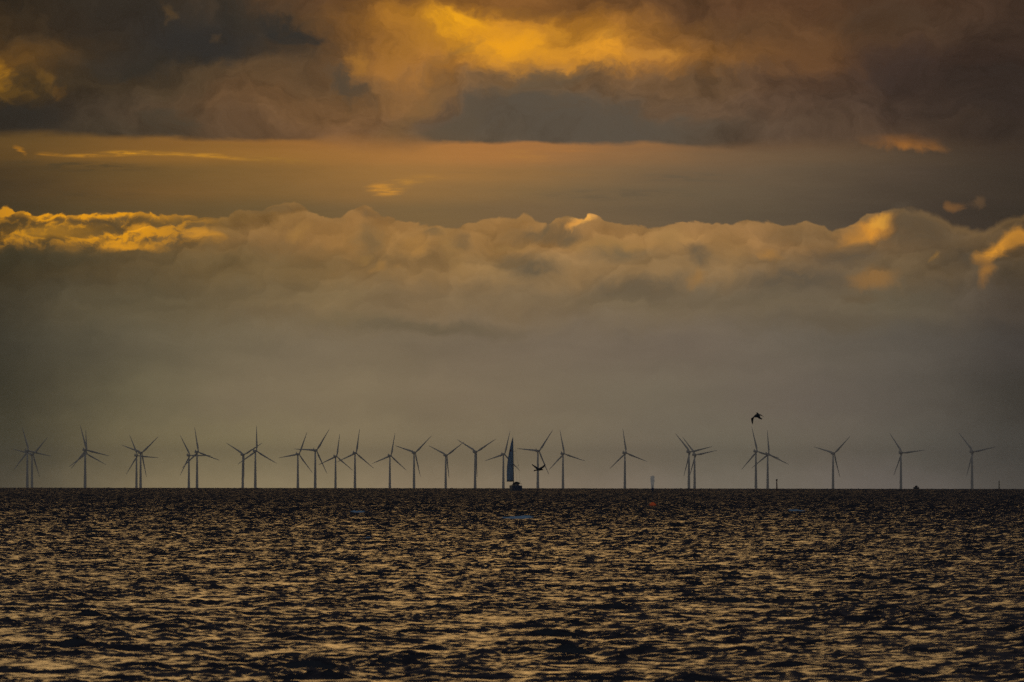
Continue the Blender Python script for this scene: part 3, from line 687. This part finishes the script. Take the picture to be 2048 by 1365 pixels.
# the two people in the cockpit
skin = material('skin', (0.25, 0.14, 0.10), 0.6, 0, 0.05, 4.0)
clothes = material('dark_sailing_clothes', (0.010, 0.012, 0.020), 0.9, 0, 0.2, 6.0)
hair = material('dark_hair', (0.012, 0.009, 0.008), 0.8, 0, 0.2, 9.0)
def person(loc, rz, label, seated=True):
    """one skinned body: pelvis, spine, neck, head, arms and legs"""
    J = {'pel': (0, 0, .0, .16), 'waist': (0, .01, .22, .145), 'chest': (0, .02, .42, .17), 'neck': (0, .03, .58, .06), 'chin': (0, .05, .66, .075), 'head': (0, .04, .74, .10), 'crown': (0, .02, .83, .07)}
    B = [('pel', 'waist'), ('waist', 'chest'), ('chest', 'neck'), ('neck', 'chin'), ('chin', 'head'), ('head', 'crown')]
    for s_, t in ((-1, 'l'), (1, 'r')):
        J.update({'sh' + t: (s_ * .19, .02, .50, .075), 'el' + t: (s_ * .27, .10, .24, .05), 'wr' + t: (s_ * .20, .33, .20, .032), 'hd' + t: (s_ * .18, .41, .22, .036),
                  'hip' + t: (s_ * .10, .03, -.02, .10), 'kn' + t: ((s_ * .13, .44, .02, .065) if seated else (s_ * .11, .03, -.45, .068)),
                  'an' + t: ((s_ * .13, .46, -.40, .042) if seated else (s_ * .11, -.01, -.86, .045)), 'to' + t: ((s_ * .14, .62, -.45, .04) if seated else (s_ * .12, .16, -.91, .042))})
        B += [('chest', 'sh' + t), ('sh' + t, 'el' + t), ('el' + t, 'wr' + t), ('wr' + t, 'hd' + t), ('pel', 'hip' + t), ('hip' + t, 'kn' + t), ('kn' + t, 'an' + t), ('an' + t, 'to' + t)]
    names = list(J); me_ = bpy.data.meshes.new('person')
    me_.from_pydata([J[n][:3] for n in names], [(names.index(a), names.index(c)) for a, c in B], [])
    o = bpy.data.objects.new('person', me_); col.objects.link(o)
    md = o.modifiers.new('skin', 'SKIN')
    for n, sv in zip(names, me_.skin_vertices[0].data): sv.radius = (J[n][3],) * 2; sv.use_root = n == 'pel'
    o.modifiers.new('sub', 'SUBSURF').levels = 1; o.modifiers['sub'].render_levels = 1
    me_.materials.append(clothes)
    o.location = loc; o.rotation_euler = (0, 0, rz)
    tag(o, label, 'person', 'crew in the cockpit of the sailing yacht')
    b = bmesh.new(); bmesh.ops.create_icosphere(b, subdivisions=2, radius=.115, matrix=Matrix.Translation((0, .025, .785)) @ Matrix.Scale(.9, 4, (0, 0, 1)))
    obj('hair', b, hair, o, True)
    b = bmesh.new(); bmesh.ops.create_icosphere(b, subdivisions=2, radius=.085, matrix=Matrix.Translation((0, .085, .70)) @ Matrix.Scale(1.15, 4, (0, 0, 1)))
    tube(b, [(0, .16, .71), (0, .185, .69)], [.018, .014], 6)
    obj('face', b, skin, o, True)
    for s_ in (-1, 1):
        b = bmesh.new(); c0 = Vector((s_ * .18, .42, .22))
        tube(b, [c0 + Vector((0, -.03, 0)), c0 + Vector((0, .05, .0))], [.034, .03], 8)
        for k, ln in enumerate((.06, .07, .066, .05)):
            p0 = c0 + Vector(((k - 1.5) * .018, .05, 0)); tube(b, [p0, p0 + Vector((0, ln * .6, .004)), p0 + Vector((0, ln * .8, -.03))], [.009, .009, .007], 5)
        tube(b, [c0 + Vector((-s_ * .03, 0, 0)), c0 + Vector((-s_ * .055, .035, -.01)), c0 + Vector((-s_ * .05, .065, -.03))], [.011, .01, .008], 5)
        obj('hand', b, skin, o, True)
    return o
R6 = Matrix.Rotation(math.radians(6.0), 4, 'Z')
base = on_sea(1031.0, YD, 0.45)
person(base + R6 @ Vector((.45, -4.55, 1.72)), math.radians(6), 'person in dark clothing sitting at the wheel on the right of the yacht stern')
person(base + R6 @ Vector((-1.15, -4.3, 1.72)), math.radians(-60), 'person in dark clothing sitting on the left side of the yacht under the boom')

# ------------------------------------------------------------------ orange marker buoy with a pole
bd = sea_distance(1013.4); bs = bd / FPX
buoy = empty('marker_buoy', on_sea(1305.6, bd, 0.10))
tag(buoy, 'orange red marker buoy with a tall thin pole, floating right of centre', 'buoy')
orange = material('orange_float', (0.95, 0.12, 0.008), 0.45, 0, 0.15, 3.0)
blue = material('blue_flag', (0.015, 0.05, 0.16), 0.8, 0, 0.15, 4.0)
b = bmesh.new(); rr = 7.4 * bs
loft(b, [ring(b, (0, 0, z * rr), r_ * rr, 20) for z, r_ in ((-.35, .55), (-.15, .9), (.05, 1.0), (.3, .93), (.6, .74), (.85, .45), (1.0, .2))]); obj('float', b, orange, buoy, True)
b = bmesh.new(); tube(b, [(0, 0, -.2), (0, 0, 40.5 * bs)], [.045, .03], 8); obj('pole', b, alloy, buoy)
b = bmesh.new()
fl = [b.verts.new(p) for p in ((-.10, 0, 35.5 * bs), (.09, .02, 35.8 * bs), (.13, .05, 33.5 * bs), (.05, .02, 29.5 * bs), (-.04, -.01, 28.8 * bs), (-.13, -.03, 32.6 * bs))]
b.faces.new(fl); bmesh.ops.solidify(b, geom=list(b.faces), thickness=.02); obj('flag', b, blue, buoy)

# ------------------------------------------------------------------ spar buoys
rust = material('red_brown_spar', (0.07, 0.018, 0.015), 0.7, 0, 0.2, 1.5)
green = material('dark_green_spar', (0.006, 0.014, 0.012), 0.7, 0, 0.2, 1.5)
sd = sea_distance(982.6); ss = sd / FPX
spar = empty('spar_buoy', on_sea(1554.0, sd)); spar.rotation_euler = (0, math.radians(-1.2), 0)
tag(spar, 'thin dark red spar buoy with a small block on top, right of centre', 'buoy', 'thin spar buoys in the water at the right')
b = bmesh.new(); tube(b, [(0, 0, -1), (0, 0, 1.0), (0, 0, 23 * ss)], [.27, .25, .18], 10); obj('pole', b, rust, spar, True)
b = bmesh.new(); tube(b, [(0, 0, 21 * ss), (0, 0, 24.5 * ss)], .30, 10); obj('topmark', b, rust, spar)
s2 = 5300.0; k2 = s2 / FPX
spar2 = empty('spar_buoy', on_sea(1997.4, s2))
tag(spar2, 'thin dark green spar buoy without topmark near the right edge', 'buoy', 'thin spar buoys in the water at the right')
b = bmesh.new(); tube(b, [(0, 0, -1), (0, 0, 3 * k2), (0, 0, 8 * k2), (0, 0, 17.5 * k2)], [.34, .33, .27, .30], 10); obj('pole', b, green, spar2, True)

# ------------------------------------------------------------------ small motorboat on the horizon
md_ = 5100.0; mk = md_ / FPX
mboat = empty('motor_boat', on_sea(1831.6, md_, 0.15), math.radians(35))
tag(mboat, 'small dark motorboat with a little wheelhouse, far off between the two rightmost turbines', 'boat')
hullm = material('dark_boat_paint', (0.010, 0.014, 0.024), 0.7, 0, 0.2, 1.5)
b = bmesh.new()
loft(b, [[b.verts.new(p) for p in ((-w, y, h), (-w * .8, y, -.3), (w * .8, y, -.3), (w, y, h))] for y, w, h in ((-2.2, .95, .85), (-.8, 1.05, .85), (.8, .95, .95), (1.9, .5, 1.15), (2.5, .06, 1.3))])
obj('hull', b, hullm, mboat)
b = bmesh.new()
loft(b, [[b.verts.new(p) for p in ((-.55 * k, -.9, z), (.55 * k, -.9, z), (.55 * k, .7 - s_, z), (-.55 * k, .7 - s_, z))] for z, k, s_ in ((.8, 1, 0), (1.5, .95, .1), (2.0, .85, .35), (2.08, .9, .35))])
obj('wheelhouse', b, hullm, mboat)
b = bmesh.new(); tube(b, [(0, -.4, 2.05), (0, -.45, 2.6)], .06, 6); obj('mast', b, hullm, mboat)
b = bmesh.new(); box(b, -.25, .25, -2.6, -2.2, .1, 1.35); obj('outboard_motor', b, hullm, mboat)

# ------------------------------------------------------------------ gulls
plume = material('gull_plumage', (0.010, 0.014, 0.024), 0.85, 0, 0.35, 9.0)
def gull(x, y, d, body, wings, tail, label, size=1.0):
    """body: 3-D points with radii (units of 1/FPX radian, x right, y up, z away); wings: list of (points, chords)"""
    k = size * d / FPX
    b = bmesh.new()
    def P3(p): return Vector((p[0] * k, p[2] * k, p[1] * k))
    tube(b, [P3(p) for p in body], [p[3] * k for p in body], 10)
    for pts in wings:
        rs = []
        for px, py, pz, ch, cdx, cdy in pts:      # chord direction (cdx, cdy) in the picture plane with some depth
            c = P3((px, py, pz)); e = P3((cdx, cdy, .5)).normalized() * ch * k; n_ = Vector((0, -.09, .09)) * ch * k
            rs.append([b.verts.new(c - e * .5), b.verts.new(c - e * .2 + n_), b.verts.new(c + e * .5), b.verts.new(c - e * .2 - n_)])
        loft(b, rs)
    rs = [[b.verts.new(P3((px - w * ny, py + w * nx, .2))), b.verts.new(P3((px, py, -.25))), b.verts.new(P3((px + w * ny, py - w * nx, .2))), b.verts.new(P3((px, py, .45)))] for px, py, w, nx, ny in tail]
    loft(b, rs)
    o = obj('gull', b, plume, None, True)
    a = bearing(x); el_ = (978.0 - y) / FPX - DIP
    o.location = (d * math.sin(a), d * math.cos(a), EYE + d * el_); o.rotation_euler = (0, 0, -a)
    tag(o, label, 'bird', 'gulls in flight over the sea'); return o
gull(1077.6, 937.5, 660.0,
     [(-8.0, -3.6, .4, .25), (-5, -3.0, .2, .8), (-1, -2.0, 0, 1.9), (2.5, -1.9, 0, 1.8), (5.5, -2.0, -.1, 1.25), (7.2, -2.3, -.1, .8), (8.8, -2.5, -.1, .2)],
     [[(-.5, -1.6, .6, 5.0, .4, 1), (-3.2, .6, 1.6, 4.4, .5, 1), (-6.5, 3.2, 2.6, 3.4, .6, 1), (-9.5, 5.6, 3.2, 2.5, .7, 1), (-12.4, 7.9, 3.4, .8, .8, .8)],
      [(.8, -1.6, -.6, 5.0, -.4, 1), (4.0, .3, -1.6, 4.6, -.5, 1), (7.6, 2.7, -2.6, 4.0, -.5, 1), (10.4, 5.3, -3.2, 3.2, -.8, .8), (12.0, 8.0, -3.6, 1.0, -1, .5)]],
     [(-4.5, -3.0, .8, 1, 0), (-8.5, -3.9, 1.5, 1, 0)],
     'dark gull with raised wings flying low in front of a turbine right of the sailboat', 1.12)
gull(1511.5, 835.0, 730.0,
     [(1.6, 9.4, -.3, .4), (2.6, 8.0, -.2, 1.5), (3.5, 6.4, 0, 2.2), (4.4, 4.2, 0, 3.0), (5.4, 1.6, 0, 2.8), (7.0, -.5, .1, 2.0), (8.8, -1.9, .2, 1.3), (11.2, -2.6, .3, .6)],
     [[(4.0, 3.4, -.6, 7.4, .15, 1), (.6, 3.2, -2.2, 7.0, .2, 1), (-3.2, 2.4, -3.6, 6.6, .6, .9), (-5.6, -.4, -3.2, 5.8, 1, .3), (-6.4, -4.4, -2.4, 4.6, 1, -.1), (-6.2, -8.5, -1.8, 3.2, 1, -.1), (-5.4, -12.4, -1.4, .9, 1, 0)],
      [(5.0, 5.0, .8, 3.0, .2, 1), (8.5, 4.8, 3.0, 2.2, .3, .9), (11.5, 3.2, 5.0, 1.2, .5, .8), (14.5, 1.6, 6.4, .4, .5, .8)]],
     [(8.0, -1.5, .8, .8, -.6), (11.6, -2.6, 1.5, .9, -.4)],
     'dark gull with one wing bent down, flying high above a turbine at the right', 1.1)

# ------------------------------------------------------------------ haze over the whole sea, up to just above the blade tips
hb = bmesh.new(); box(hb, -37000, 37000, -37000, 37000, -110, 135)
hm = bpy.data.materials.new('haze_air'); hm.use_nodes = True; ht = hm.node_tree; ht.nodes.clear()
hv = ht.nodes.new('ShaderNodeVolumePrincipled')
hv.inputs['Color'].default_value = (0.96, 0.89, 0.80, 1)
hv.inputs['Density'].default_value = 2.2e-5
hv.inputs['Anisotropy'].default_value = 0.35
ho = ht.nodes.new('ShaderNodeOutputMaterial'); ht.links.new(hv.outputs[0], ho.inputs['Volume'])
haze = obj('haze', hb, hm)
tag(haze, kind='stuff')
